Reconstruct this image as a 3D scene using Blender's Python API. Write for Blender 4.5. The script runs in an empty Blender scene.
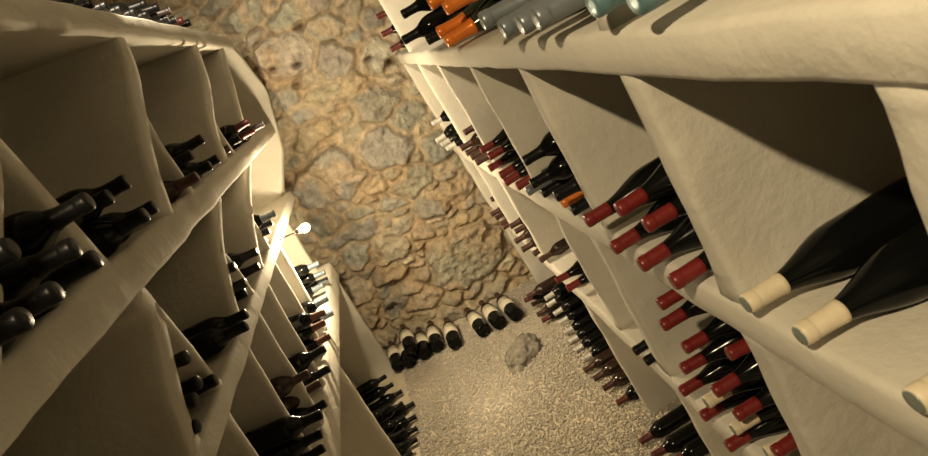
import bpy, bmesh, math, random
import numpy as np
from mathutils import Vector, Matrix, noise, Quaternion

random.seed(7)
RNG = np.random.RandomState(11)
scene = bpy.context.scene
COL = scene.collection
EYE = 1.75                       # lens height above the gravel; heights below are given from the lens

# ------------------------------------------------------------------ materials
def new_mat(name):
    m = bpy.data.materials.new(name)
    m.use_nodes = True
    nt = m.node_tree
    for n in list(nt.nodes):
        nt.nodes.remove(n)
    out = nt.nodes.new('ShaderNodeOutputMaterial')
    b = nt.nodes.new('ShaderNodeBsdfPrincipled')
    nt.links.new(b.outputs[0], out.inputs[0])
    return m, nt, b

def noise_node(nt, scale, detail=6, rough=.55, coord='Object'):
    tc = nt.nodes.new('ShaderNodeTexCoord')
    n = nt.nodes.new('ShaderNodeTexNoise')
    n.inputs['Scale'].default_value = scale
    n.inputs['Detail'].default_value = detail
    n.inputs['Roughness'].default_value = rough
    nt.links.new(tc.outputs[coord], n.inputs['Vector'])
    return n

def ramp(nt, src, stops):
    r = nt.nodes.new('ShaderNodeValToRGB')
    el = r.color_ramp.elements
    while len(el) < len(stops):
        el.new(.5)
    for e, (p, c) in zip(el, stops):
        e.position = p
        e.color = (*c, 1)
    nt.links.new(src, r.inputs[0])
    return r

def bump(nt, b, srcs):
    prev = None
    for src, strength, dist in srcs:
        k = nt.nodes.new('ShaderNodeBump')
        k.inputs['Strength'].default_value = strength
        k.inputs['Distance'].default_value = dist
        nt.links.new(src, k.inputs['Height'])
        if prev:
            nt.links.new(prev.outputs[0], k.inputs['Normal'])
        prev = k
    nt.links.new(prev.outputs[0], b.inputs['Normal'])

def plaster(name, lo, hi):
    m, nt, b = new_mat(name)
    a = noise_node(nt, 3.5, 7, .6)
    r = ramp(nt, a.outputs[0], [(.3, lo), (.7, hi)])
    nt.links.new(r.outputs[0], b.inputs['Base Color'])
    b.inputs['Roughness'].default_value = .8
    b.inputs['Specular IOR Level'].default_value = .25
    f1 = noise_node(nt, 22, 5, .6)
    f2 = noise_node(nt, 140, 3, .6)
    bump(nt, b, [(f1.outputs[0], .34, .012), (f2.outputs[0], .2, .002)])
    return m

M = {}
M['plaster'] = plaster('cream_plaster', (.56, .53, .465), (.66, .625, .55))
M['plaster_grey'] = plaster('aged_plaster', (.52, .45, .33), (.64, .56, .42))
M['vault'] = plaster('vault_plaster', (.48, .46, .41), (.56, .53, .47))

def simple(name, col, rough=.5, metal=0., spec=.5, var=0., coat=0., bscale=0, bstr=.2):
    m, nt, b = new_mat(name)
    b.inputs['Base Color'].default_value = (*col, 1)
    b.inputs['Roughness'].default_value = rough
    b.inputs['Metallic'].default_value = metal
    b.inputs['Specular IOR Level'].default_value = spec
    b.inputs['Coat Weight'].default_value = coat
    if var:
        n = noise_node(nt, 35, 4)
        lo = tuple(c * (1 - var) for c in col)
        hi = tuple(min(1, c * (1 + var)) for c in col)
        r = ramp(nt, n.outputs[0], [(.3, lo), (.7, hi)])
        nt.links.new(r.outputs[0], b.inputs['Base Color'])
    if bscale:
        n2 = noise_node(nt, bscale, 4)
        bump(nt, b, [(n2.outputs[0], bstr, .002)])
    return m

M['glass_black'] = simple('black_bottle_glass', (.004, .0045, .0045), .14, 0, .25)
M['glass_green'] = simple('green_bottle_glass', (.012, .02, .010), .14, 0, .5)
M['glass_brown'] = simple('brown_bottle_glass', (.03, .016, .010), .16, 0, .5)
CAPS = {
    'red': ((.19, .018, .016), .36, .1), 'dkred': ((.11, .022, .02), .4, .1), 'black': ((.006, .006, .007), .38, .0),
    'brown': ((.075, .032, .024), .4, .1), 'orange': ((.72, .20, .025), .3, .25), 'silver': ((.20, .225, .25), .35, .4),
    'teal': ((.13, .24, .27), .35, .3), 'cream': ((.74, .64, .47), .45, .0), 'white': ((.62, .6, .55), .35, .2),
    'whitetip': ((.05, .035, .035), .4, .0), 'greyblue': ((.15, .18, .21), .35, .3), 'redbrown': ((.13, .045, .03), .4, .1),
    'paper': ((.010, .010, .011), .3, .0), 'pewter': ((.02, .02, .022), .32, .2)}
for k, (c, r, me) in CAPS.items():
    M['cap_' + k] = simple(k + '_capsule_foil', c, r, me, .22 if k in ('black', 'pewter') else .45, 0 if k in ('black', 'pewter') else .1, 0, 260, .12)
M['disc_grey'] = simple('grey_green_foil', (.27, .32, .29), .35, .4)
M['disc_glint'] = simple('tip_glint', (.55, .55, .53), .3, .6)  # silver colour paints in the highlight on black capsule tips
M['disc_white'] = simple('white_foil', (.75, .72, .66), .4)
M['paper'] = simple('cream_label_paper', (.72, .67, .54), .7, 0, .3, .08)
M['metal'] = simple('dull_metal', (.3, .28, .25), .4, .8)
M['rock'] = simple('grey_rock', (.27, .245, .205), .9, 0, .2, .35, 0, 45, .8)
M['wood'] = simple('dark_wood', (.06, .04, .025), .7, 0, .3, .3)
mb, ntb, bb = new_mat('glowing_bulb')
bb.inputs['Base Color'].default_value = (1, .9, .7, 1)
bb.inputs['Emission Color'].default_value = (1, .80, .50, 1)
bb.inputs['Emission Strength'].default_value = 2700
M['bulb'] = mb

# rubble stone wall: every stone carries its own mineral colour
def attr_mat(name, attr, rough, b_list, var):
    m, nt, b = new_mat(name)
    a = nt.nodes.new('ShaderNodeAttribute')
    a.attribute_name = attr
    n = noise_node(nt, var[0], 8, .65)
    mx = nt.nodes.new('ShaderNodeMix')
    mx.data_type = 'RGBA'
    mx.blend_type = 'MULTIPLY'
    mx.inputs[0].default_value = 1
    r = ramp(nt, n.outputs[0], [(.28, var[1]), (.5, (.86, .84, .80)), (.74, var[2])])
    nt.links.new(a.outputs['Color'], mx.inputs[6])
    nt.links.new(r.outputs[0], mx.inputs[7])
    nt.links.new(mx.outputs[2], b.inputs['Base Color'])
    b.inputs['Roughness'].default_value = rough
    b.inputs['Specular IOR Level'].default_value = .2
    if b_list:
        bump(nt, b, [(noise_node(nt, s, 6, .65).outputs[0], st, d) for s, st, d in b_list])
    return m
M['stone'] = attr_mat('rubble_stone', 'stone_colour', .9, [(26, .9, .03), (90, .8, .012)], (24, (.55, .54, .52), (1.18, 1.15, 1.08)))
M['gravel'] = attr_mat('limestone_gravel', 'stone_colour', .9, None, (60, (.7, .7, .7), (1.1, 1.08, 1.02)))

# ------------------------------------------------------------------ helpers
def link(name, me, mat, parent=None, kind=None):
    o = bpy.data.objects.new(name, me)
    COL.objects.link(o)
    if mat is not None and not me.materials:
        me.materials.append(mat)
    if parent is not None:
        o.parent = parent
    if kind:
        o['kind'] = kind
    return o

def mesh_from(name, verts, faces, smooth=True):
    me = bpy.data.meshes.new(name)
    me.from_pydata([tuple(v) for v in verts], [], faces)
    me.validate()
    bm = bmesh.new()
    bm.from_mesh(me)
    bmesh.ops.recalc_face_normals(bm, faces=bm.faces)
    bm.to_mesh(me)
    bm.free()
    if smooth:
        me.polygons.foreach_set('use_smooth', [True] * len(me.polygons))
    return me

def thing(name, label, cat, loc, group=None):
    o = bpy.data.objects.new(name, None)
    o.empty_display_size = .05
    COL.objects.link(o)
    o.location = loc
    o['label'] = label
    o['category'] = cat
    if group:
        o['group'] = group
    return o

# ------------------------------------------------------------------ rack fronts
ZL = [-1.75, -.99, -.88, -.49, -.44, -.16, -.09, .28, .35, .9]
XLv = [-.67, -.595, -.59, -.555, -.55, -.465, -.455, -.40, -.395, -.36]
ZR = [-1.75, -1.11, -1.05, -.60, -.53, -.17, -.116, .5]
XRv = [.342, .312, .305, .287, .285, .27, .27, .26]
def XL(y, z): return float(np.interp(z, ZL, XLv))
def XR(y, z): return float(np.interp(z, ZR, XRv))

def plate(name, parent, pts, thick, xf, side, depth, mat, flare=(.0, .0), step=.03, rough=.004, round_=.013, rise=0.):
    """A hand-plastered slab: a front line in (along, height) swept back into the rack."""
    P = [Vector((p[0], p[1])) for p in pts]
    seg = [(P[i + 1] - P[i]).length for i in range(len(P) - 1)]
    tot = sum(seg)
    n = max(4, int(tot / step))
    # resample, then smooth the corners
    S = []
    for i in range(n + 1):
        d = tot * i / n
        k = 0
        while k < len(seg) - 1 and d > seg[k]:
            d -= seg[k]
            k += 1
        S.append(P[k].lerp(P[k + 1], min(1, d / seg[k])))
    for _ in range(2):
        S = [S[0]] + [(S[i - 1] + S[i] * 2 + S[i + 1]) / 4 for i in range(1, n)] + [S[-1]]
    ds = [round_ * 1.2, .05, .09, .13, .18, .24, .31, depth]
    ds = [d for d in ds if d < depth] + [depth]
    verts, loops = [], []
    for i, s in enumerate(S):
        t = (S[min(n, i + 1)] - S[max(0, i - 1)]).normalized()
        nrm = Vector((-t.y, t.x))
        da, db = tot * i / n, tot * (n - i) / n
        base = thick(i / n) if callable(thick) else thick
        h = base / 2 + flare[0] * math.exp(-da / .03) + flare[1] * math.exp(-db / .03)
        prof = [(d, h) for d in reversed(ds)]
        for a in (60, 30, 0, -30, -60):
            c, sn = math.cos(math.radians(a)), math.sin(math.radians(a))
            e = .5
            prof.append((round_ * 1.2 * (1 - abs(c) ** .7), h * math.copysign(abs(sn) ** e, sn) if a else 0))
        prof += [(d, -h) for d in ds]
        ring = []
        for d, tt in prof:
            y, z = s.x + nrm.x * tt, s.y + nrm.y * tt
            x = xf(s.x, s.y) + side * d
            q = Vector((x * 7, y * 7, z * 7))
            w = noise.noise(q) * rough + noise.noise(q * 3.1) * rough * .45
            x2 = x + noise.noise(Vector((y * 9, z * 9, 3.3))) * rough * (1 if d < .06 else 0)
            ring.append(len(verts))
            verts.append((x2, y + nrm.x * w, z + nrm.y * w + EYE + rise * d))
        loops.append(ring)
    faces = []
    m = len(loops[0])
    for a, b in zip(loops, loops[1:]):
        for j in range(m):
            faces.append((a[j], a[(j + 1) % m], b[(j + 1) % m], b[j]))
    faces.append(tuple(loops[0]))
    faces.append(tuple(reversed(loops[-1])))
    return link(name, mesh_from(name, verts, faces), mat, parent)

# ---------------- bright rack (+X side)
DR = .40
def z_top(y): return -.116
def z_mid(y): return -.51 - .05 * (y - .6)
def z_low(y): return -1.05 - .02 * (y - 1.3)
right = thing('wine_rack', 'brightly lit cream plaster wine rack with straight upright dividers and red-capped bottles', 'wine rack', (0, 0, 0))
Y0, Y1 = -.45, 3.36
def shelf(parent, zf, t, xf, side, depth, y0, y1, mat, rise=0.):
    pts = [(y0 + (y1 - y0) * i / 10, zf(y0 + (y1 - y0) * i / 10) - t / 2) for i in range(11)]
    return plate('shelf', parent, pts, t, xf, side, depth, mat, step=.04, rough=.0038, round_=.011, rise=rise)
shelf(right, z_top, .056, XR, 1, DR, Y0, Y1, M['plaster'])
shelf(right, z_mid, .066, XR, 1, DR, Y0, Y1, M['plaster'])
shelf(right, z_low, .060, XR, 1, DR, Y0, Y1, M['plaster'])
def rdiv(ytop, ybot, za, zb, t=.036, name='divider', f=(.012, .016)):
    plate(name, right, [(ytop, za), ((ytop + ybot) / 2, (za + zb) / 2), (ybot, zb)], t, lambda y, z: XR(y, z) + .006, 1, DR, M['plaster'], flare=f, rough=.006)
for y, t in ((3.32, .06), (2.72, .032), (2.16, .034), (1.61, .036), (1.15, .036), (.695, .042), (.318, .052), (-.12, .05)):
    rdiv(y, y + .02, z_top(y) - .04, z_mid(y) - .01, t)
for y, t in ((3.32, .06), (2.86, .032), (2.32, .034), (1.62, .036), (1.325, .05), (.715, .05), (.25, .05)):
    rdiv(y, y + .02, z_mid(y) - .05, z_low(y) - .01, t)
for y, t in ((3.34, .07), (2.03, .045), (1.34, .05), (.7, .05)):
    rdiv(y, y + .05, z_low(y) - .04, -1.77, t)
for y in (2.76, .70, -.1):
    rdiv(y, y, .34, z_top(y) - .01, .032)
back = plate('back_panel', right, [(Y0, .35 - 1.06), (Y1, .35 - 1.06)], 2.15, lambda y, z: .68, 1, .05, M['plaster'], step=.1, rough=.004)

# ---------------- shadowed rack (-X side)
DL = .40
RISE = (.15, .0, .08, .12)          # how far its shelves tip up towards the back, top to bottom
left = thing('wine_rack', 'shadowed cream plaster wine rack with forked dividers, beside the glowing bulb', 'wine rack', (0, 0, 0))
PL = M['plaster']
shelf(left, lambda y: .35, .068, XL, -1, DL, Y0, 3.34, PL, RISE[0])
shelf(left, lambda y: -.09, .068, XL, -1, DL, Y0, 3.40, PL, RISE[1])
shelf(left, lambda y: -.44, .05, XL, -1, DL, Y0, 3.34, PL, RISE[2])
shelf(left, lambda y: -.88, .105, XL, -1, DL, Y0, 3.36, PL, RISE[3])
def ldiv(pts, t0=.034, name='divider', f=(.012, .014), xf=XL, depth=DL):
    t = t0 * (1.3 if name == 'divider' and t0 > .033 else 1.1)
    plate(name, left, pts, t, (lambda y, z: xf(y, z) - .006), -1, depth, PL, flare=f, rough=.004, rise=.04 if -.2 < pts[0][1] < -.1 else .1 if -.6 < pts[0][1] < -.4 else 0)
# upper row: a stem that forks into two legs
ldiv([(.98, .335), (.90, .13), (.78, .02), (.62, -.11)], .045)
ldiv([(.91, .15), (.93, .10), (.96, .02), (1.005, -.11)], .036, 'divider_leg', (.0, .014))
ldiv([(1.67, .335), (1.66, .22), (1.54, .12), (1.43, .01), (1.36, -.11)], .04)
ldiv([(1.55, .14), (1.54, .08), (1.555, .02), (1.60, -.11)], .028, 'divider_leg', (.0, .012))
ldiv([(2.50, .335), (2.40, .16), (2.20, .06), (2.11, -.03), (2.10, -.11)], .04)
ldiv([(2.22, .08), (2.17, .03), (2.26, -.11)], .026, 'divider_leg', (.0, .012))
ldiv([(3.08, .335), (2.85, .11), (2.70, .01), (2.62, -.11)], .036)
ldiv([(.2, .335), (.2, -.11)], .04)
# second row
ldiv([(1.04, -.14), (1.11, -.21), (1.09, -.25), (1.035, -.345), (1.045, -.46)], .044)
ldiv([(1.10, -.20), (1.13, -.235), (1.175, -.30), (1.28, -.46)], .026, 'divider_leg', (.0, .012))
ldiv([(1.80, -.14), (1.65, -.24), (1.58, -.37), (1.59, -.46)], .036)
ldiv([(1.64, -.25), (1.68, -.30), (1.78, -.387), (1.84, -.46)], .024, 'divider_leg', (.0, .010))
ldiv([(2.42, -.14), (2.15, -.28), (2.08, -.35), (2.06, -.46)], .034)
ldiv([(2.13, -.28), (2.16, -.32), (2.32, -.46)], .022, 'divider_leg', (.0, .010))
ldiv([(.42, -.14), (.42, -.46)], .05)
# third row: plain uprights
for y in (2.46, 2.25, 2.0, 1.76, 1.53, 1.22, .9):
    ldiv([(y, -.47), (y, -.9)], .030)
# foot row
ldiv([(2.27, -.925), (2.47, -1.58), (2.52, -1.77)], .045)
ldiv([(1.6, -.925), (1.7, -1.77)], .045)
ldiv([(3.24, -.925), (3.42, -1.3), (3.58, -1.62), (3.6, -1.77)], .05)
# rounded end of the rack by the stone wall
def XE(y, z):
    return float(np.interp(z, [-.95, -.50, -.46, -.25, .04, .25, .4], [-.66, -.64, -.60, -.475, -.39, -.395, -.40]))
ldiv([(3.25, .335), (3.42, .25), (3.5, .05), (3.42, -.25), (3.30, -.46)], .045, 'end_panel', xf=XE, depth=.45)
ldiv([(3.28, -.44), (3.30, -.92)], .045, 'end_panel', xf=XE, depth=.3)
plate('back_panel', left, [(Y0, -.70), (3.5, -.70)], 2.15, lambda y, z: -.90 - .12 * (z < -.9), -1, .05, PL, step=.1, rough=.004)

# ------------------------------------------------------------------ bottles
def lathe(prof, n=28, cap=True):
    V, F = [], []
    for r, z in prof:
        for i in range(n):
            a = 2 * math.pi * i / n
            V.append((r * math.cos(a), r * math.sin(a), z))
    for k in range(len(prof) - 1):
        for i in range(n):
            j = (i + 1) % n
            F.append((k * n + i, k * n + j, (k + 1) * n + j, (k + 1) * n + i))
    if cap:
        F.append(tuple(range(n - 1, -1, -1)))
        F.append(tuple(range((len(prof) - 1) * n, len(prof) * n)))
    return V, F
LEN = .296
BODY = {
    'claret': [(.012, .012), (.026, .004), (.031, 0), (.0345, .003), (.0362, .010), (.0365, .03), (.0365, .185), (.0357, .197), (.0325, .210), (.026, .222),
               (.0195, .233), (.0155, .243), (.0142, .256), (.0138, .29)],
    'burgundy': [(.012, .012), (.028, .004), (.034, 0), (.0378, .003), (.0394, .010), (.0396, .03), (.0396, .135), (.0385, .152), (.0350, .168), (.0298, .186),
                 (.0238, .203), (.0190, .219), (.0158, .233), (.0144, .246), (.0138, .29)]}
def neck_r(shape, z):
    p = BODY[shape]
    return float(np.interp(z, [q[1] for q in p[2:]], [q[0] for q in p[2:]]))
def capsule_prof(shape, z0):
    g = .0007
    pr = [(neck_r(shape, z0) + .0001, z0 - .0004)]
    for z in (z0, z0 + .006, z0 + .014, z0 + .024):
        pr.append((max(.0146, neck_r(shape, z) + g), z))
    pr += [(.0145, .2765), (.0144, .278), (.0144, .279), (.0151, .2803), (.0153, .283), (.0153, .2905), (.0147, .2945), (.0136, .296), (.004, .296)]
    return pr
MESH = {}
def get_mesh(key, maker):
    if key not in MESH:
        MESH[key] = maker()
    return MESH[key]
def glass_mesh(shape):
    V, F = lathe(BODY[shape])
    return mesh_from('bottle_glass', V, F)
def cap_mesh(shape, z0):
    V, F = lathe(capsule_prof(shape, z0))
    return mesh_from('capsule', V, F)
def disc_mesh():
    V, F = lathe([(.0118, .2955), (.0130, .2962), (.0124, .2972), (.006, .2968), (.001, .2968)], 24)
    return mesh_from('foil_or_glint_disc', V, F)
def label_mesh(shape):
    r = BODY[shape][6][0] + .0005
    V, F = [], []
    n = 20
    for k, z in enumerate((.085, .178)):
        for i in range(n + 1):
            a = math.radians(-100 + 200 * i / n)
            for rr in (r, r + .0005):
                V.append((rr * math.cos(a), rr * math.sin(a), z))
    w = 2 * (n + 1)
    for i in range(n):
        a, b = 2 * i, 2 * i + 2
        F += [(a + 1, b + 1, w + b + 1, w + a + 1), (a, w + a, w + b, b), (a, b, b + 1, a + 1), (w + a, w + a + 1, w + b + 1, w + b)]
    F += [(0, 1, w + 1, w), (2 * n, w + 2 * n, w + 2 * n + 1, 2 * n + 1)]
    return mesh_from('label', V, F)
#  kind: shape, glass, capsule, capsule start, disc, paper label
KIND = {
    'red': ('burgundy', 'glass_black', 'cap_red', .240, None, 0), 'dkred': ('claret', 'glass_black', 'cap_dkred', .236, None, 0),
    'black': ('claret', 'glass_black', 'cap_black', .238, None, 0), 'brown': ('claret', 'glass_brown', 'cap_brown', .236, None, 0),
    'orange': ('burgundy', 'glass_green', 'cap_orange', .222, None, 0), 'silver': ('burgundy', 'glass_green', 'cap_silver', .215, None, 0),
    'teal': ('burgundy', 'glass_green', 'cap_teal', .222, None, 0), 'cream': ('burgundy', 'glass_black', 'cap_cream', .236, 'disc_grey', 0),
    'white': ('claret', 'glass_black', 'cap_white', .238, None, 0), 'whitetip': ('claret', 'glass_black', 'cap_whitetip', .238, 'disc_white', 0),
    'greyblue': ('claret', 'glass_black', 'cap_greyblue', .236, None, 0), 'redbrown': ('claret', 'glass_black', 'cap_redbrown', .236, None, 0),
    'paper': ('claret', 'glass_black', 'cap_black', .238, None, 1), 'pewter': ('claret', 'glass_black', 'cap_pewter', .238, 'disc_glint', 0),
    'floor': ('claret', 'glass_black', 'cap_brown', .236, None, 1)}
PROTO = {}
def bottle(kind, tip, base, label, group, roll=0., size=.87):
    """tip and base are points on the bottle's axis; the bottle's Empty stands at its base."""
    shape, g, c, z0, disc, paper = KIND[kind]
    d = (Vector(tip) - Vector(base)).normalized()
    q = d.to_track_quat('Z', 'Y') @ Quaternion((0, 0, 1), roll)
    if kind not in PROTO:
        root = thing('wine_bottle', label, 'bottle', (0, 0, 0), group)
        link('bottle_glass', get_mesh(('g', shape, g), lambda: glass_mesh(shape)), M[g], root)
        cp = link('capsule', get_mesh(('c', shape, c), lambda: cap_mesh(shape, z0)), M[c], root)
        if disc:
            dd = link('foil_or_glint_disc', get_mesh(('d', disc), disc_mesh), M[disc], cp)
            if disc == 'disc_grey':
                dd['label'] = 'grey-green foil disc'
        if paper:
            link('label', get_mesh(('p', shape), lambda: label_mesh(shape)), M['paper'], root)
        PROTO[kind] = root
    else:
        src = PROTO[kind]
        root = src.copy()
        COL.objects.link(root)
        for ch in list(src.children):
            k = ch.copy()
            COL.objects.link(k)
            k.parent = root
            for g2 in list(ch.children):
                k2 = g2.copy()
                COL.objects.link(k2)
                k2.parent = k
        root['label'] = label
        root['group'] = group
    root.rotation_mode = 'QUATERNION'
    root.rotation_quaternion = q
    root.location = Vector(tip) - d * LEN * size + Vector((0, 0, EYE))
    root.scale = (size, size, size)
    return root

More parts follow.
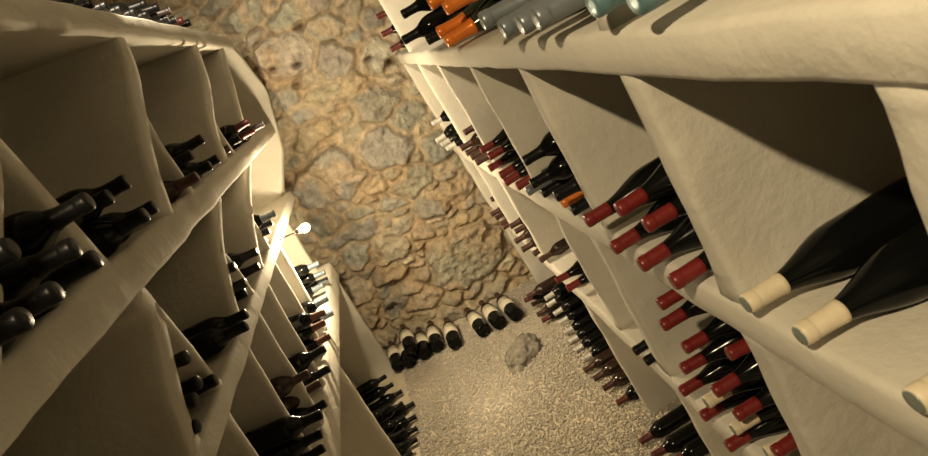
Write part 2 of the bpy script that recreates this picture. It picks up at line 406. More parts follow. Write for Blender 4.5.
#  rack side, bay, kind, tip x, tip y, tip height, axis y at base, axis height at base (from the lens)
ROWS = [
    ('R', 'top_far', 'dkred', 0.231, 2.972, -0.075, 2.972, -0.083),
    ('R', 'top_far', 'dkred', 0.23, 2.986, -0.0, 2.986, -0.017),
    ('R', 'top_far', 'dkred', 0.249, 2.991, 0.076, 2.991, 0.05),
    ('R', 'top_black', 'black', 0.239, 1.802, -0.073, 1.802, -0.083),
    ('R', 'top_black', 'black', 0.187, 1.859, -0.042, 1.859, -0.046),
    ('R', 'top_black', 'black', 0.222, 1.877, 0.019, 1.877, 0.018),
    ('R', 'top_mid', 'orange', 0.239, 1.516, -0.085, 1.516, -0.076),
    ('R', 'top_mid', 'silver', 0.239, 0.98, -0.081, 0.98, -0.076),
    ('R', 'top_mid', 'silver', 0.239, 0.876, -0.079, 0.876, -0.076),
    ('R', 'top_mid', 'silver', 0.239, 0.799, -0.076, 0.799, -0.076),
    ('R', 'top_mid', 'silver', 0.239, 1.078, -0.061, 1.078, -0.076),
    ('R', 'top_mid', 'orange', 0.247, 1.61, -0.062, 1.61, -0.076),
    ('R', 'top_mid', 'orange', 0.262, 1.457, -0.019, 1.457, -0.021),
    ('R', 'top_mid', 'orange', 0.25, 1.542, 0.007, 1.532, 0.007),
    ('R', 'top_near', 'teal', 0.247, 0.541, -0.079, 0.541, -0.076),
    ('R', 'top_near', 'teal', 0.247, 0.632, -0.075, 0.632, -0.076),
    ('R', 'm_end', 'white', 0.23, 2.98, -0.595, 2.98, -0.596),
    ('R', 'm_end', 'white', 0.234, 3.199, -0.607, 3.199, -0.606),
    ('R', 'm_end', 'white', 0.207, 2.99, -0.539, 2.99, -0.529),
    ('R', 'm_end', 'black', 0.305, 3.154, -0.572, 3.144, -0.568),
    ('R', 'm_end', 'white', 0.232, 3.012, -0.463, 3.012, -0.466),
    ('R', 'm_brown', 'brown', 0.248, 2.285, -0.559, 2.285, -0.561),
    ('R', 'm_brown', 'brown', 0.27, 2.348, -0.574, 2.358, -0.564),
    ('R', 'm_brown', 'brown', 0.257, 2.434, -0.568, 2.434, -0.568),
    ('R', 'm_brown', 'brown', 0.261, 2.572, -0.574, 2.572, -0.575),
    ('R', 'm_brown', 'brown', 0.247, 2.517, -0.533, 2.517, -0.537),
    ('R', 'm_brown', 'brown', 0.285, 2.478, -0.476, 2.488, -0.476),
    ('R', 'm_red', 'red', 0.243, 1.804, -0.539, 1.804, -0.537),
    ('R', 'm_red', 'red', 0.255, 1.709, -0.539, 1.709, -0.532),
    ('R', 'm_red', 'red', 0.256, 1.921, -0.546, 1.921, -0.543),
    ('R', 'm_red', 'red', 0.256, 2.087, -0.552, 2.087, -0.551),
    ('R', 'm_red', 'red', 0.257, 1.947, -0.481, 1.947, -0.481),
    ('R', 'm_red', 'red', 0.261, 2.086, -0.483, 2.086, -0.484),
    ('R', 'm_dark', 'silver', 0.255, 1.59, -0.528, 1.59, -0.526),
    ('R', 'm_dark', 'black', 0.27, 1.264, -0.51, 1.264, -0.51),
    ('R', 'm_dark', 'black', 0.271, 1.493, -0.521, 1.493, -0.521),
    ('R', 'm_dark', 'orange', 0.275, 1.346, -0.515, 1.346, -0.514),
    ('R', 'm_dark', 'black', 0.249, 1.446, -0.47, 1.446, -0.473),
    ('R', 'm_dark', 'black', 0.244, 1.226, -0.448, 1.226, -0.454),
    ('R', 'm_dark', 'black', 0.258, 1.439, -0.409, 1.439, -0.406),
    ('R', 'm_reds', 'red', 0.246, 0.881, -0.495, 0.881, -0.491),
    ('R', 'm_reds', 'red', 0.246, 0.99, -0.5, 0.99, -0.496),
    ('R', 'm_reds', 'red', 0.249, 0.779, -0.488, 0.779, -0.485),
    ('R', 'm_reds', 'red', 0.236, 1.039, -0.451, 1.039, -0.451),
    ('R', 'm_reds', 'red', 0.271, 0.851, -0.425, 0.851, -0.431),
    ('R', 'm_reds', 'red', 0.258, 0.902, -0.403, 0.912, -0.401),
    ('R', 'm_white', 'cream', 0.273, 0.399, -0.471, 0.399, -0.466),
    ('R', 'm_white', 'cream', 0.273, 0.54, -0.474, 0.54, -0.473),
    ('R', 'm_white', 'cream', 0.273, 0.635, -0.476, 0.635, -0.478),
    ('R', 'l_end', 'brown', 0.279, 2.896, -1.058, 2.9, -1.048),
    ('R', 'l_end', 'brown', 0.282, 2.962, -1.06, 2.972, -1.05),
    ('R', 'l_end', 'brown', 0.268, 3.026, -1.013, 3.026, -1.011),
    ('R', 'l_end', 'brown', 0.286, 3.084, -1.062, 3.094, -1.052),
    ('R', 'l_end', 'brown', 0.309, 3.064, -0.956, 3.064, -0.956),
    ('R', 'l_brown', 'brown', 0.263, 2.484, -1.038, 2.484, -1.04),
    ('R', 'l_brown', 'brown', 0.269, 2.63, -1.048, 2.63, -1.043),
    ('R', 'l_brown', 'brown', 0.289, 2.315, -1.047, 2.35, -1.037),
    ('R', 'l_brown', 'brown', 0.289, 2.408, -1.049, 2.418, -1.039),
    ('R', 'l_brown', 'brown', 0.3, 2.714, -1.039, 2.714, -1.045),
    ('R', 'l_brown', 'brown', 0.282, 2.635, -0.976, 2.635, -0.976),
    ('R', 'l_red', 'red', 0.27, 2.037, -1.022, 2.037, -1.031),
    ('R', 'l_red', 'red', 0.278, 1.945, -1.023, 1.945, -1.029),
    ('R', 'l_black', 'black', 0.286, 1.446, -1.027, 1.446, -1.019),
    ('R', 'l_black', 'black', 0.285, 1.371, -1.017, 1.371, -1.018),
    ('R', 'l_heap', 'red', 0.276, 0.992, -1.01, 0.992, -1.01),
    ('R', 'l_heap', 'red', 0.284, 1.095, -1.008, 1.095, -1.012),
    ('R', 'l_heap', 'red', 0.277, 1.137, -0.959, 1.137, -0.96),
    ('R', 'l_heap', 'cream', 0.293, 0.963, -0.952, 0.963, -0.95),
    ('R', 'l_heap', 'cream', 0.283, 1.016, -0.911, 1.016, -0.91),
    ('R', 'l_heap', 'cream', 0.319, 0.922, -0.999, 0.892, -1.008),
    ('R', 'l_heap', 'red', 0.313, 0.865, -0.948, 0.865, -0.947),
    ('R', 'l_heap', 'red', 0.281, 1.061, -0.849, 1.051, -0.853),
    ('R', 'l_heap', 'red', 0.298, 0.927, -0.892, 0.927, -0.894),
    ('R', 'l_heap', 'red', 0.284, 0.938, -0.83, 0.938, -0.828),
    ('R', 'l_heap', 'red', 0.294, 1.029, -0.784, 1.029, -0.79),
    ('R', 'l_heap', 'red', 0.279, 1.046, -0.726, 1.046, -0.725),
    ('R', 'l_heap', 'red', 0.285, 1.02, -0.665, 1.02, -0.663),
    ('R', 'l_heap', 'red', 0.324, 0.902, -0.745, 0.902, -0.771),
    ('R', 'f_end', 'brown', 0.234, 3.175, -1.713, 3.175, -1.716),
    ('R', 'f_end', 'dkred', 0.234, 3.07, -1.704, 3.07, -1.716),
    ('R', 'f_end', 'dkred', 0.216, 3.246, -1.631, 3.206, -1.657),
    ('R', 'f_end', 'brown', 0.246, 3.295, -1.705, 3.295, -1.716),
    ('R', 'f_end', 'brown', 0.235, 3.181, -1.588, 3.181, -1.595),
    ('R', 'f_white', 'brown', 0.246, 2.492, -1.717, 2.492, -1.716),
    ('R', 'f_white', 'brown', 0.258, 2.412, -1.726, 2.412, -1.716),
    ('R', 'f_white', 'brown', 0.262, 2.305, -1.716, 2.305, -1.716),
    ('R', 'f_white', 'dkred', 0.27, 2.188, -1.726, 2.188, -1.716),
    ('R', 'f_white', 'white', 0.27, 2.689, -1.725, 2.689, -1.716),
    ('R', 'f_white', 'white', 0.27, 2.564, -1.709, 2.564, -1.716),
    ('R', 'f_white', 'white', 0.278, 2.77, -1.718, 2.77, -1.716),
    ('R', 'f_white', 'white', 0.286, 2.851, -1.707, 2.851, -1.716),
    ('R', 'f_white', 'white', 0.29, 2.868, -1.652, 2.868, -1.652),
    ('R', 'f_white', 'white', 0.288, 2.87, -1.595, 2.87, -1.585),
    ('R', 'f_white', 'white', 0.286, 2.931, -1.566, 2.931, -1.556),
    ('R', 'f_white', 'white', 0.287, 2.867, -1.493, 2.897, -1.498),
    ('R', 'f_near', 'dkred', 0.246, 1.929, -1.724, 1.929, -1.716),
    ('R', 'f_near', 'dkred', 0.246, 1.819, -1.706, 1.819, -1.716),
    ('R', 'f_near', 'dkred', 0.278, 1.744, -1.705, 1.744, -1.716),
    ('L', 'top', 'black', -0.423, 1.802, 0.384, 1.802, 0.421),
    ('L', 'top', 'black', -0.423, 1.695, 0.384, 1.695, 0.421),
    ('L', 'top', 'black', -0.419, 1.895, 0.381, 1.895, 0.421),
    ('L', 'top', 'black', -0.419, 2.019, 0.383, 2.019, 0.421),
    ('L', 'top', 'black', -0.419, 1.569, 0.384, 1.569, 0.421),
    ('L', 'top', 'black', -0.415, 2.125, 0.382, 2.125, 0.421),
    ('L', 'top', 'black', -0.415, 2.239, 0.384, 2.239, 0.421),
    ('L', 'top', 'pewter', -0.411, 2.345, 0.382, 2.345, 0.421),
    ('L', 'top', 'pewter', -0.407, 2.441, 0.383, 2.441, 0.421),
    ('L', 'top', 'black', -0.403, 2.641, 0.382, 2.641, 0.421),
    ('L', 'top', 'dkred', -0.403, 2.53, 0.383, 2.53, 0.421),
    ('L', 'top', 'whitetip', -0.417, 2.498, 0.426, 2.488, 0.473),
    ('L', 'top', 'black', -0.409, 2.305, 0.418, 2.295, 0.466),
    ('L', 'top', 'black', -0.412, 2.182, 0.421, 2.182, 0.457),
    ('L', 'r1_bin', 'black', -0.389, 0.836, -0.061, 0.836, -0.056),
    ('L', 'r1_bin', 'black', -0.389, 0.642, -0.061, 0.642, -0.056),
    ('L', 'r1_bin', 'black', -0.388, 0.715, -0.06, 0.715, -0.056),
    ('L', 'r1_bin', 'black', -0.373, 0.778, -0.033, 0.778, -0.023),
    ('L', 'r1_bin', 'black', -0.375, 0.679, 0.001, 0.679, -0.0),
    ('L', 'r1_bin', 'black', -0.363, 0.863, 0.004, 0.863, 0.005),
    ('L', 'r1_bay', 'black', -0.408, 1.114, -0.059, 1.114, -0.056),
    ('L', 'r1_bay', 'black', -0.47, 1.185, -0.066, 1.185, -0.056),
    ('L', 'r1_bay', 'black', -0.437, 1.254, -0.062, 1.254, -0.056),
    ('L', 'r1_bay', 'black', -0.424, 1.081, -0.005, 1.08, 0.001),
    ('L', 'r1_bay', 'black', -0.411, 1.145, 0.002, 1.145, 0.003),
    ('L', 'r1_bin2', 'brown', -0.414, 1.531, -0.066, 1.53, -0.056),
    ('L', 'r1_bay2', 'black', -0.422, 1.724, -0.066, 1.724, -0.056),
    ('L', 'r1_bay2', 'black', -0.422, 1.837, -0.066, 1.837, -0.056),
    ('L', 'r1_bay2', 'black', -0.43, 1.667, -0.019, 1.67, -0.017),
    ('L', 'r1_bay2', 'black', -0.408, 1.762, 0.001, 1.762, -0.002),
    ('L', 'r1_bin3', 'brown', -0.446, 2.15, -0.066, 2.15, -0.056),
    ('L', 'r1_bay3', 'whitetip', -0.375, 2.592, -0.066, 2.592, -0.056),
    ('L', 'r1_bay3', 'dkred', -0.407, 2.519, -0.066, 2.519, -0.056),
    ('L', 'r1_bay3', 'black', -0.433, 2.328, -0.061, 2.328, -0.056),
    ('L', 'r1_bay3', 'dkred', -0.384, 2.391, -0.027, 2.391, -0.032),
    ('L', 'r2_bay', 'black', -0.499, 1.443, -0.409, 1.443, -0.386),
    ('L', 'r2_bay', 'black', -0.51, 1.526, -0.406, 1.526, -0.386),
    ('L', 'r2_bin2', 'black', -0.546, 1.733, -0.408, 1.733, -0.386),
    ('L', 'r2_bin2', 'pewter', -0.51, 1.669, -0.369, 1.679, -0.346),
    ('L', 'r2_bin2', 'pewter', -0.555, 1.721, -0.349, 1.741, -0.319),
    ('L', 'r2_bin2', 'pewter', -0.501, 1.644, -0.312, 1.65, -0.286),
    ('L', 'r2_bay2', 'pewter', -0.534, 1.948, -0.408, 1.948, -0.386),
    ('L', 'r2_bay2', 'pewter', -0.503, 1.912, -0.358, 1.912, -0.33),
    ('L', 'r2_bay3', 'pewter', -0.55, 2.284, -0.406, 2.284, -0.386),
    ('L', 'r2_bay3', 'pewter', -0.508, 2.218, -0.373, 2.228, -0.349),
    ('L', 'r2_bay3', 'pewter', -0.507, 2.328, -0.371, 2.338, -0.348),
    ('L', 'r2_bay3', 'greyblue', -0.47, 2.282, -0.342, 2.282, -0.309),
    ('L', 'r3_a', 'greyblue', -0.577, 2.948, -0.843, 2.948, -0.817),
    ('L', 'r3_a', 'greyblue', -0.56, 2.898, -0.792, 2.908, -0.763),
    ('L', 'r3_a', 'greyblue', -0.591, 2.845, -0.826, 2.845, -0.817),
    ('L', 'r3_a', 'greyblue', -0.555, 2.873, -0.733, 2.873, -0.706),
    ('L', 'r3_b', 'greyblue', -0.536, 2.434, -0.826, 2.42, -0.817),
    ('L', 'r3_b', 'greyblue', -0.518, 2.421, -0.76, 2.42, -0.75),
    ('L', 'r3_c', 'redbrown', -0.545, 2.215, -0.825, 2.2, -0.817),
    ('L', 'r3_c', 'redbrown', -0.53, 2.211, -0.768, 2.2, -0.75),
    ('L', 'r3_c', 'redbrown', -0.502, 2.181, -0.725, 2.181, -0.685),
    ('L', 'r3_d', 'black', -0.543, 1.951, -0.825, 1.95, -0.817),
    ('L', 'r3_d', 'black', -0.52, 1.963, -0.76, 1.95, -0.75),
    ('L', 'r3_e', 'black', -0.552, 1.737, -0.824, 1.72, -0.817),
    ('L', 'r3_e', 'brown', -0.547, 1.79, -0.782, 1.72, -0.75),
    ('L', 'r3_e', 'brown', -0.537, 1.727, -0.71, 1.72, -0.683),
    ('L', 'r3_f', 'black', -0.555, 1.517, -0.828, 1.48, -0.817),
    ('L', 'r3_f', 'black', -0.531, 1.5, -0.78, 1.48, -0.75),
    ('L', 'r3_f', 'black', -0.494, 1.477, -0.722, 1.477, -0.683),
    ('L', 'f', 'black', -0.59, 3.054, -1.72, 3.054, -1.716),
    ('L', 'f', 'black', -0.594, 2.923, -1.718, 2.923, -1.716),
    ('L', 'f', 'black', -0.602, 2.816, -1.716, 2.816, -1.716),
    ('L', 'f', 'black', -0.614, 2.729, -1.716, 2.729, -1.716),
    ('L', 'f', 'black', -0.642, 3.23, -1.714, 3.23, -1.716),
    ('L', 'f', 'black', -0.63, 3.012, -1.662, 3.012, -1.664),
    ('L', 'f', 'black', -0.634, 2.672, -1.669, 2.682, -1.669),
    ('L', 'f', 'black', -0.65, 2.645, -1.71, 2.615, -1.716),
    ('L', 'f', 'black', -0.634, 2.879, -1.663, 2.879, -1.666),
    ('L', 'f', 'black', -0.642, 2.751, -1.651, 2.751, -1.653),
    ('L', 'f', 'paper', -0.662, 3.231, -1.647, 3.231, -1.65),
    ('L', 'f', 'black', -0.667, 3.222, -1.578, 3.222, -1.583),
    ('L', 'f', 'black', -0.664, 2.897, -1.576, 2.897, -1.602),
    ('L', 'r2_bin', 'black', -0.542, 1.062, -0.414, 1.105, -0.387),
    ('L', 'r2_bin', 'black', -0.529, 1.206, -0.405, 1.205, -0.387),
    ('L', 'r2_bin', 'black', -0.516, 1.114, -0.362, 1.152, -0.35),
    ('L', 'r2_bin', 'black', -0.52, 1.073, -0.374, 1.1, -0.321),
    ('L', 'r2_bin', 'black', -0.5, 1.104, -0.307, 1.15, -0.283),
]

BAY = {
    'top_far': 'on top of bright rack by stone wall', 'top_black': 'on bright rack top beyond orange caps', 'top_mid': 'on top of bright rack',
    'top_near': 'on top of bright rack, closest to viewer',
    'm_end': 'in bright rack upper bay touching stone wall', 'm_brown': 'in bright rack second upper bay from stone wall',
    'm_red': 'in bright rack third upper bay from stone wall', 'm_dark': 'in bright rack fourth upper bay from stone wall',
    'm_reds': 'in bright rack upper bay of six reds', 'm_white': 'in bright rack closest upper bay',
    'l_end': 'in bright rack middle bay touching stone wall', 'l_brown': 'in bright rack second middle bay from wall',
    'l_red': 'in bright rack middle bay of two reds', 'l_black': 'in bright rack narrow middle bay', 'l_heap': 'in big heap under cream-capped bottles',
    'f_end': 'on gravel under bright rack by stone wall', 'f_white': 'in tall stack on gravel under bright rack', 'f_near': 'on gravel under bright rack, closest to viewer',
    'top': 'on top of shadowed rack', 'r1_bin': 'in shadowed rack closest upper bin', 'r1_bay': 'on shadowed rack closest upper shelf bay',
    'r1_bin2': 'in shadowed rack second upper wedge bin', 'r1_bay2': 'on shadowed rack second upper bay', 'r1_bin3': 'in shadowed rack third upper wedge bin',
    'r1_bay3': 'on shadowed rack upper bay near bulb', 'r2_bin': 'in shadowed rack second-row wedge bin', 'r2_bay': 'on shadowed rack second shelf right of wedge bin',
    'r2_bin2': 'in shadowed rack farther second-row wedge bin', 'r2_bay2': 'on shadowed rack second shelf beyond wedge bins', 'r2_bay3': 'on shadowed rack second shelf beside bulb',
    'r3_a': 'in shadowed rack third-row bay below bulb', 'r3_b': 'in shadowed rack second third-row bay from wall', 'r3_c': 'in shadowed rack third third-row bay from wall',
    'r3_d': 'in shadowed rack fourth third-row bay from wall', 'r3_e': 'in shadowed rack fifth third-row bay from wall', 'r3_f': 'in shadowed rack sixth third-row bay from wall',
    'f': 'on gravel under shadowed rack'}
WORD = {'red': 'red-capped', 'dkred': 'dark-red-capped', 'black': 'black-capped', 'brown': 'brown-capped', 'orange': 'orange-capped', 'silver': 'grey-capped',
        'teal': 'teal-capped', 'cream': 'cream-capped', 'white': 'white-capped', 'whitetip': 'white-tipped', 'greyblue': 'blue-grey-capped',
        'redbrown': 'red-brown-capped', 'paper': 'white-labelled black', 'pewter': 'glint-tipped'}
ORD = ['farthest', 'second farthest', 'third farthest', 'fourth farthest', 'fifth farthest', 'sixth farthest', 'seventh farthest', 'eighth farthest', 'ninth farthest',
       'tenth farthest', 'eleventh farthest', 'twelfth farthest']
by = {}
for row in ROWS:
    low = [r[7] for r in ROWS if r[1] == row[1]]
    lay = int(round((row[7] - min(low)) / .056))
    if max(low) - min(low) > .2:
        lay = 0                                             # a tall stack is told from the top down
    by.setdefault((row[1], row[2], lay), []).append(row)
layers = {}
for (b, k, l) in by:
    layers.setdefault((b, k), set()).add(l)
LAY = ['bottom-layer', 'second-layer', 'third-layer', 'fourth-layer', 'fifth-layer', 'sixth-layer', 'seventh-layer']
for (bay, kind, lay), rows in by.items():
    low = [r[7] for r in ROWS if r[1] == bay]
    tall = max(low) - min(low) > .2
    rows.sort(key=lambda r: -r[7] if tall else -r[4])
    for i, (side, _, _, tx, ty, tz, yb, zb) in enumerate(rows):
        o = '' if len(rows) == 1 else (('nearest' if i == len(rows) - 1 else ORD[i]) + ' ')
        if tall and len(rows) > 1:
            o = ('topmost', 'second highest', 'third highest', 'fourth highest', 'fifth highest', 'sixth highest', 'seventh highest', 'eighth highest',
                 'ninth highest', 'tenth highest', 'eleventh highest', 'twelfth highest')[i] + ' ' if i < len(rows) - 1 else 'lowest '
        l = '' if len(layers[(bay, kind)]) == 1 else LAY[lay] + ' '
        s = 1 if side == 'R' else -1
        big = 1.03 if bay in ('top_mid', 'top_near') else .87
        bottle(kind, (tx, ty, tz), (tx + s * LEN * big, yb, zb), f'{o}{l}{WORD[kind]} bottle {BAY[bay]}', 'bottles ' + BAY[bay], random.uniform(0, 6.28), big)

# bottles lying on the gravel with their necks to the stone wall
GROUND = [(-.628, 3.50, 0, 'first'), (-.553, 3.46, 0, 'second'), (-.447, 3.45, 0, 'third'), (-.362, 3.45, 0, 'fourth'), (-.255, 3.36, 0, 'fifth'), (-.500, 3.45, 1, '')]
for i, (x, y, lv, w) in enumerate(GROUND):
    z = -1.75 + .053 + lv * .075
    lab = f'{w} white-labelled bottle from shadowed rack, lying on gravel at stone wall' if not lv else 'white-labelled bottle lying atop others on gravel at stone wall'
    bottle('floor', (x + random.uniform(-.02, .01), y + .335, z + .012), (x, y, z), lab, 'labelled bottles in the pile at the stone wall', math.radians(90) + random.uniform(-.3, .3), 1.15)
for i, (x, y) in enumerate([(-.072, 3.31), (.03, 3.29), (.137, 3.27)]):
    z = -1.75 + .053
    w = ['shadowed-rack-side', 'middle', 'bright-rack-side'][i]
    bottle('floor', (x - .03, y + .335, z + .02), (x, y, z), f'{w} one of three white-labelled bottles lying together on gravel', 'three labelled bottles below the big boulder', math.radians(90) + random.uniform(-.2, .2), 1.15)

# ------------------------------------------------------------------ stone wall
SEEDS = [(-0.4, -0.55, 0.239, 0.163, 0), (-0.32, -0.28, 0.151, 0.075, 2), (-0.03, -0.54, 0.162, 0.13, 0), (-0.23, 0.16, 0.161, 0.129, 1), (-0.11, 0.31, 0.129, 0.064, 0), (0.05, 0.18, 0.107, 0.059, 0), (-0.0, 0.0, 0.128, 0.091, 0), (0.18, -0.07, 0.118, 0.091, 1), (-0.35, -0.03, 0.107, 0.086, 0), (-0.15, -0.12, 0.128, 0.053, 3), (0.09, -0.28, 0.15, 0.08, 0), (0.06, -1.39, 0.264, 0.195, 1), (-0.53, -1.05, 0.101, 0.079, 0), (-0.33, -1.13, 0.129, 0.079, 1), (-0.47, -0.92, 0.189, 0.061, 0), (-0.19, -1.02, 0.084, 0.05, 0), (-0.09, -1.12, 0.067, 0.056, 0), (-0.41, -1.27, 0.108, 0.063, 2), (-0.69, -1.27, 0.138, 0.104, 1), (0.2, -0.98, 0.144, 0.078, 2), (0.05, -1.0, 0.111, 0.072, 0), (0.02, -0.8, 0.12, 0.088, 1), (0.24, -0.71, 0.109, 0.087, 0), (0.17, -0.47, 0.097, 0.076, 0), (-0.13, -0.28, 0.075, 0.043, 2), (-0.19, -0.7, 0.076, 0.055, 2), (-0.16, -0.86, 0.077, 0.055, 0), (-0.31, 0.43, 0.14, 0.076, 1), (-0.39, 0.53, 0.109, 0.054, 0), (0.02, 0.3, 0.097, 0.048, 1), (0.21, 0.2, 0.086, 0.054, 2), (0.01, -0.15, 0.075, 0.048, 2), (-0.21, -1.37, 0.08, 0.052, 1), (-0.34, -1.54, 0.129, 0.058, 2), (0.11, -1.69, 0.107, 0.053, 1), (-0.68, -1.45, 0.129, 0.082, 1), (-0.22, -0.02, 0.075, 0.043, 3), (-0.32, -0.15, 0.086, 0.048, 0), (0.11, 0.06, 0.064, 0.043, 0), (0.2, -0.23, 0.086, 0.054, 1), (-0.19, -0.54, 0.076, 0.049, 2), (0.18, -1.17, 0.101, 0.051, 2), (0.22, -1.35, 0.069, 0.052, 1), (-0.49, -1.49, 0.105, 0.064, 0), (-0.81, -1.17, 0.104, 0.081, 2)]
TONE = [((.50, .48, .435), .07), ((.64, .595, .50), .06), ((.60, .52, .40), .05), ((.72, .66, .53), .05)]
def build_wall():
    x0, x1, z0, z1, st = -1.45, 1.0, -1.85, 1.12, .0095
    nx, nz = int((x1 - x0) / st), int((z1 - z0) / st)
    xs, zs = np.linspace(x0, x1, nx), np.linspace(z0, z1, nz)
    X, Z = np.meshgrid(xs, zs)
    def nz_field(sc, off, octv=3):
        out = np.empty(X.shape)
        for i in range(nz):
            for j in range(nx):
                out[i, j] = noise.fractal(Vector((X[i, j] * sc + off, Z[i, j] * sc, off * .7)), 1.0, 2.0, octv)
        return out
    wx, wz = nz_field(8, 1.3, 5) * .028, nz_field(8, 9.1, 5) * .028
    f1, f2 = nz_field(16, 4.2, 4), nz_field(5, 17.7, 3)
    Xw, Zw = X + wx, Z + wz
    S = [list(s) for s in SEEDS]
    tries = 0
    while tries < 6000:                                   # fill the rest of the wall with smaller stones
        tries += 1
        rx = RNG.uniform(.045, .13) if tries < 3000 else RNG.uniform(.03, .06)
        rz = rx * RNG.uniform(.5, .8)
        px, pz = RNG.uniform(x0, x1), RNG.uniform(z0, z1)
        ok = all(((px - s[0]) / (s[2] + rx)) ** 2 + ((pz - s[1]) / (s[3] + rz)) ** 2 > .86 for s in S)
        if ok:
            S.append([px, pz, rx, rz, int(RNG.choice([0, 0, 1, 1, 2, 3]))])
    d1 = np.full(X.shape, 9.)
    d2 = np.full(X.shape, 9.)
    idx = np.zeros(X.shape, int)
    for i, s in enumerate(S):
        d = (np.sqrt(((Xw - s[0]) / s[2]) ** 2 + ((Zw - s[1]) / s[3]) ** 2) - 1) * min(s[2], s[3])
        m = d < d1
        d2 = np.where(m, d1, np.minimum(d2, d))
        idx = np.where(m, i, idx)
        d1 = np.where(m, d, d1)
    edge = np.minimum((d2 - d1) * .5, .02 - d1 + .008)
    inside = np.clip((edge - .001) / .022, 0, 1)
    inside = inside * inside * (3 - 2 * inside)
    bul = np.array([RNG.uniform(.012, .038) * (1.6 if s[2] > .2 else 1) for s in S])
    tx = np.array([RNG.uniform(-.16, .16) for s in S])
    tz = np.array([RNG.uniform(-.2, .2) for s in S])
    sx, sz = np.array([s[0] for s in S]), np.array([s[1] for s in S])
    lift = bul[idx] + tx[idx] * (X - sx[idx]) + tz[idx] * (Z - sz[idx])
    f3 = nz_field(9, 31.3, 5)
    ridge = (1 - np.abs(f3) * 2.2)                            # broken facets on the stones
    Hh = inside * (lift + ridge * .020) + f1 * .012 + f2 * .022
    Hh -= .022 * np.exp(-(edge / .007) ** 2) * np.clip(.5 + f2 * 2.5, 0, 1)
    for (hx, hz, r) in ((-.08, .25, .022), (-.26, 0, .02), (.15, -.07, .016), (.25, -.14, .02), (-.33, .13, .016), (-.20, .085, .016), (-.43, -1.36, .05), (-.52, -1.5, .04), (-.30, -1.33, .03)):
        g = np.exp(-(((X - hx) / (r * 1.5)) ** 2 + ((Z - hz) / r) ** 2) ** 1.5)
        Hh -= g * .09
    Y = 3.74 + .24 * np.clip(-X, 0, .7) - .07 * np.clip(Z + 1.75, 0, 1.7) - Hh
    Y -= .02 * np.clip((-Z - 1.62) / .1, 0, 1)
    V = np.stack([X, Y, Z + EYE], -1).reshape(-1, 3)
    I = np.arange(nx * nz).reshape(nz, nx)
    F = np.stack([I[:-1, :-1], I[:-1, 1:], I[1:, 1:], I[1:, :-1]], -1).reshape(-1, 4)
    me = bpy.data.meshes.new('wall_back')
    me.from_pydata(V.tolist(), [], F.tolist())
    base = np.array([np.array(TONE[s[4]][0]) * (1 + RNG.uniform(-1, 1) * .22) * np.array([1 + RNG.uniform(-.05, .05), 1, 1 + RNG.uniform(-.08, .05)]) for s in S])
    mortar = np.array([.66, .55, .40])
    c = base[idx] * inside[..., None] + mortar * (1 - inside[..., None])
    c *= (1 + .22 * f1[..., None])
    warm = np.clip(f2 * 1.8 - .2, 0, .6)[..., None]
    c = c * (1 - warm) + np.array([.70, .53, .35]) * warm
    a = me.color_attributes.new('stone_colour', 'FLOAT_COLOR', 'POINT')
    full = np.ones((nx * nz, 4))
    full[:, :3] = np.clip(c.reshape(-1, 3), .02, .9)
    a.data.foreach_set('color', full.ravel())
    me.polygons.foreach_set('use_smooth', [True] * len(me.polygons))
    link('wall_back', me, M['stone'], kind='structure')
build_wall()

# ------------------------------------------------------------------ rest of the room
def box_mesh(name, lo, hi):
    V = [(x, y, z) for x in (lo[0], hi[0]) for y in (lo[1], hi[1]) for z in (lo[2], hi[2])]
    F = [(0, 1, 3, 2), (4, 6, 7, 5), (0, 4, 5, 1), (2, 3, 7, 6), (0, 2, 6, 4), (1, 5, 7, 3)]
    return mesh_from(name, V, F, False)
link('wall_right', box_mesh('wall_right', (.80, -1.7, -.1), (1.0, 3.9, 2.95)), M['vault'], kind='structure')
link('wall_left', box_mesh('wall_left', (-1.45, -1.7, -.1), (-1.25, 3.9, 2.95)), M['vault'], kind='structure')
link('wall_front', box_mesh('wall_front', (-1.45, -1.9, -.1), (1.0, -1.7, 2.95)), M['vault'], kind='structure')
V, F = [], []
nA = 24
for k in range(2):
    for j in range(2):
        for i in range(nA + 1):
            a = math.pi * i / nA
            V.append((-.225 - (1.225 + .15 * k) * math.cos(a), -1.9 + 5.9 * j, 2.72 + (.42 + .15 * k) * math.sin(a)))
n1 = nA + 1
for i in range(nA):
    F += [(i, i + 1, n1 + i + 1, n1 + i), (2 * n1 + i, 3 * n1 + i, 3 * n1 + i + 1, 2 * n1 + i + 1)]
    F += [(i, 2 * n1 + i, 2 * n1 + i + 1, i + 1), (n1 + i, n1 + i + 1, 3 * n1 + i + 1, 3 * n1 + i)]
link('ceiling', mesh_from('ceiling', V, F), M['vault'], kind='structure')

fm = plaster('gravel_bed', (.56, .49, .38), (.70, .62, .49))
link('floor', box_mesh('floor', (-1.45, -1.9, -.12), (1.0, 3.9, .0)), fm, kind='structure')

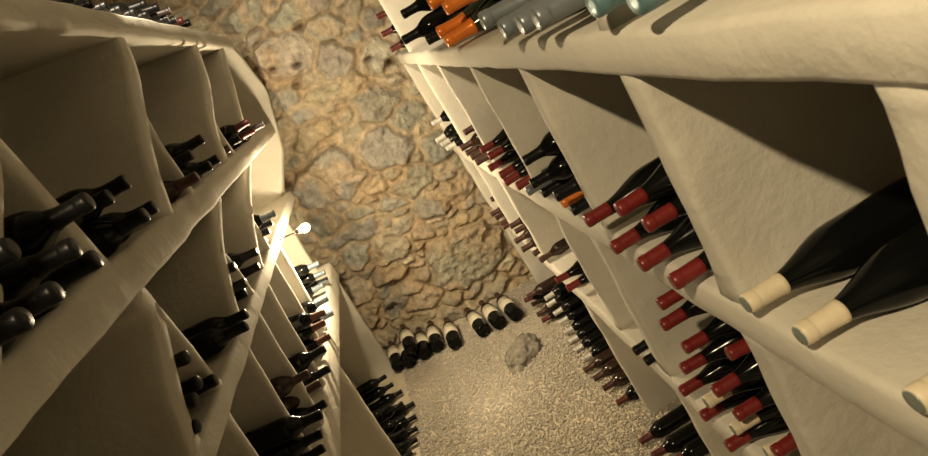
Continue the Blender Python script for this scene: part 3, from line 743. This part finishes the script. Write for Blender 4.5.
def ico():
    bm = bmesh.new()
    bmesh.ops.create_icosphere(bm, subdivisions=1, radius=1)
    v = np.array([q.co[:] for q in bm.verts])
    f = np.array([[q.index for q in p.verts] for p in bm.faces])
    bm.free()
    return v, f
def build_gravel():
    v, f = ico()
    N = 34000
    y = 1.5 + 2.18 * RNG.rand(N)
    x = -.62 + 1.1 * RNG.rand(N)
    s = RNG.uniform(.0034, .0064, N) * (1 + .6 * (RNG.rand(N) > .93))
    sc = s[:, None] * RNG.uniform([.85, .75, .55], [1.2, 1.05, .9], (N, 3))
    a = RNG.rand(N) * 6.283
    ca, sa = np.cos(a), np.sin(a)
    tilt = RNG.uniform(-.5, .5, N)
    P = v[None] * (1 + RNG.uniform(-.18, .18, (N, len(v), 1))) * sc[:, None, :]
    px = P[..., 0] * ca[:, None] - P[..., 1] * sa[:, None]
    py = P[..., 0] * sa[:, None] + P[..., 1] * ca[:, None]
    pz = P[..., 2] + px * tilt[:, None]
    hump = .004 * np.sin(x * 9) * np.cos(y * 7)
    W = np.stack([px + x[:, None], py + y[:, None], pz + (.002 + RNG.rand(N) * .006 + hump)[:, None]], -1).reshape(-1, 3)
    FF = (f[None] + (np.arange(N) * len(v))[:, None, None]).reshape(-1, 3)
    me = bpy.data.meshes.new('gravel')
    me.vertices.add(len(W))
    me.vertices.foreach_set('co', W.ravel())
    me.loops.add(FF.size)
    me.polygons.add(len(FF))
    me.polygons.foreach_set('loop_start', np.arange(0, FF.size, 3))
    me.loops.foreach_set('vertex_index', FF.ravel())
    me.update()
    me.validate()
    tone = RNG.uniform(.84, 1.1, N)
    col = np.array([.61, .58, .52])[None] * tone[:, None] * RNG.uniform([.97, .96, .92], [1.05, 1.02, 1.04], (N, 3))
    full = np.ones((N, len(v), 4))
    full[..., :3] = np.clip(col, 0, .9)[:, None, :]
    at = me.color_attributes.new('stone_colour', 'FLOAT_COLOR', 'POINT')
    at.data.foreach_set('color', full.ravel())
    o = link('gravel', me, M['gravel'], kind='stuff')
    o['label'] = 'pale beige limestone gravel covering the cellar floor'
    o['category'] = 'gravel'
build_gravel()

def rock(name, loc, size, rot, seed, label, cat):
    bm = bmesh.new()
    bmesh.ops.create_icosphere(bm, subdivisions=5, radius=1)
    for v in bm.verts:
        p = v.co.copy()
        k = 1 + .28 * noise.fractal(p * 1.3 + Vector((seed, 0, 0)), 1, 2, 3) + .10 * noise.fractal(p * 4 + Vector((0, seed, 0)), 1, 2, 3)
        v.co = Vector((p.x * size[0], p.y * size[1], p.z * size[2])) * k
    me = bpy.data.meshes.new(name)
    bm.to_mesh(me)
    bm.free()
    me.polygons.foreach_set('use_smooth', [True] * len(me.polygons))
    o = link(name, me, M['rock'])
    o.location = loc
    o.rotation_euler = (0, 0, rot)
    o['label'] = label
    o['category'] = cat
    return o
rock('rock', (.055, 2.93, .012), (.135, .085, .075), .75, 5.3, 'low grey rock poking up through the gravel', 'rock')

# small bare bulb on a metal arm fixed to the end of the shadowed rack
lamp = thing('wall_lamp', 'small glowing bulb on a metal arm at the end of the shadowed rack', 'lamp', (-.459, 2.55, EYE - .495))
V, F = lathe([(.002, -.018), (.009, -.0165), (.0155, -.010), (.018, 0), (.0165, .008), (.012, .018), (.009, .026)], 20)
bl = link('bulb', mesh_from('bulb', V, F), M['bulb'], lamp)
V, F = lathe([(.010, .026), (.012, .027), (.012, .05), (.008, .054)], 20)
so = link('socket', mesh_from('socket', V, F), M['metal'], lamp)
V, F = lathe([(.003, .05), (.003, .13)], 10)
ar = link('arm', mesh_from('arm', V, F), M['metal'], lamp)
lamp.rotation_mode = 'QUATERNION'
lamp.rotation_quaternion = Vector((-.8, -.55, .2)).normalized().to_track_quat('Z', 'Y')

# ------------------------------------------------------------------ light
def spot(loc, aim, watts, angle, tint, blend=.6):                  # cone light over the shadowed rack: one main lamp, one added fill
    ld = bpy.data.lights.new('main_or_fill_spot', 'SPOT')
    ld.energy = watts
    ld.color = tint
    ld.shadow_soft_size = .022
    ld.spot_size = math.radians(angle)
    ld.spot_blend = blend
    lo = bpy.data.objects.new('main_or_fill_spot', ld)
    COL.objects.link(lo)
    lo.location = loc
    lo.rotation_euler = (Vector(aim) - Vector(loc)).to_track_quat('-Z', 'Y').to_euler()
spot((-.40, -.30, EYE + .74), (.35, 1.5, EYE - .5), 92, 112, (1, .79, .47))
spot((-.40, 1.55, EYE + .86), (-.12, 3.7, EYE - .75), 88, 78, (1, .83, .58))  # added fill with no lamp behind it, brightens the far stone wall

w = bpy.data.worlds.new('World')
scene.world = w
w.use_nodes = True
w.node_tree.nodes['Background'].inputs[0].default_value = (1, .85, .65, 1)
w.node_tree.nodes['Background'].inputs[1].default_value = .02

# ------------------------------------------------------------------ camera
cd = bpy.data.cameras.new('camera')
cd.sensor_width = 36
cd.lens = 631.35 / 928 * 36
cd.clip_start = .02
cam = bpy.data.objects.new('camera', cd)
COL.objects.link(cam)
R = ((0.85937, 0.47478, -0.18990), (-0.51003, 0.82249, -0.25174), (0.03667, 0.31319, 0.94898))
# rows: lens right, lens down, lens forward in (x right, y down, z ahead)
def wv(r): return Vector((r[0], r[2], -r[1]))
rt, dn, fw = wv(R[0]), wv(R[1]), wv(R[2])
cam.matrix_world = Matrix(((rt.x, -dn.x, -fw.x, 0), (rt.y, -dn.y, -fw.y, 0), (rt.z, -dn.z, -fw.z, EYE), (0, 0, 0, 1)))
cd.dof.use_dof = True
cd.dof.focus_distance = 2.0
cd.dof.aperture_fstop = (cd.lens / 1000) / .0022
scene.camera = cam

vs = scene.view_settings
vs.view_transform = 'Standard'
vs.look = 'None'
vs.gamma = 1
vs.use_curve_mapping = False
vs.exposure = 0.0
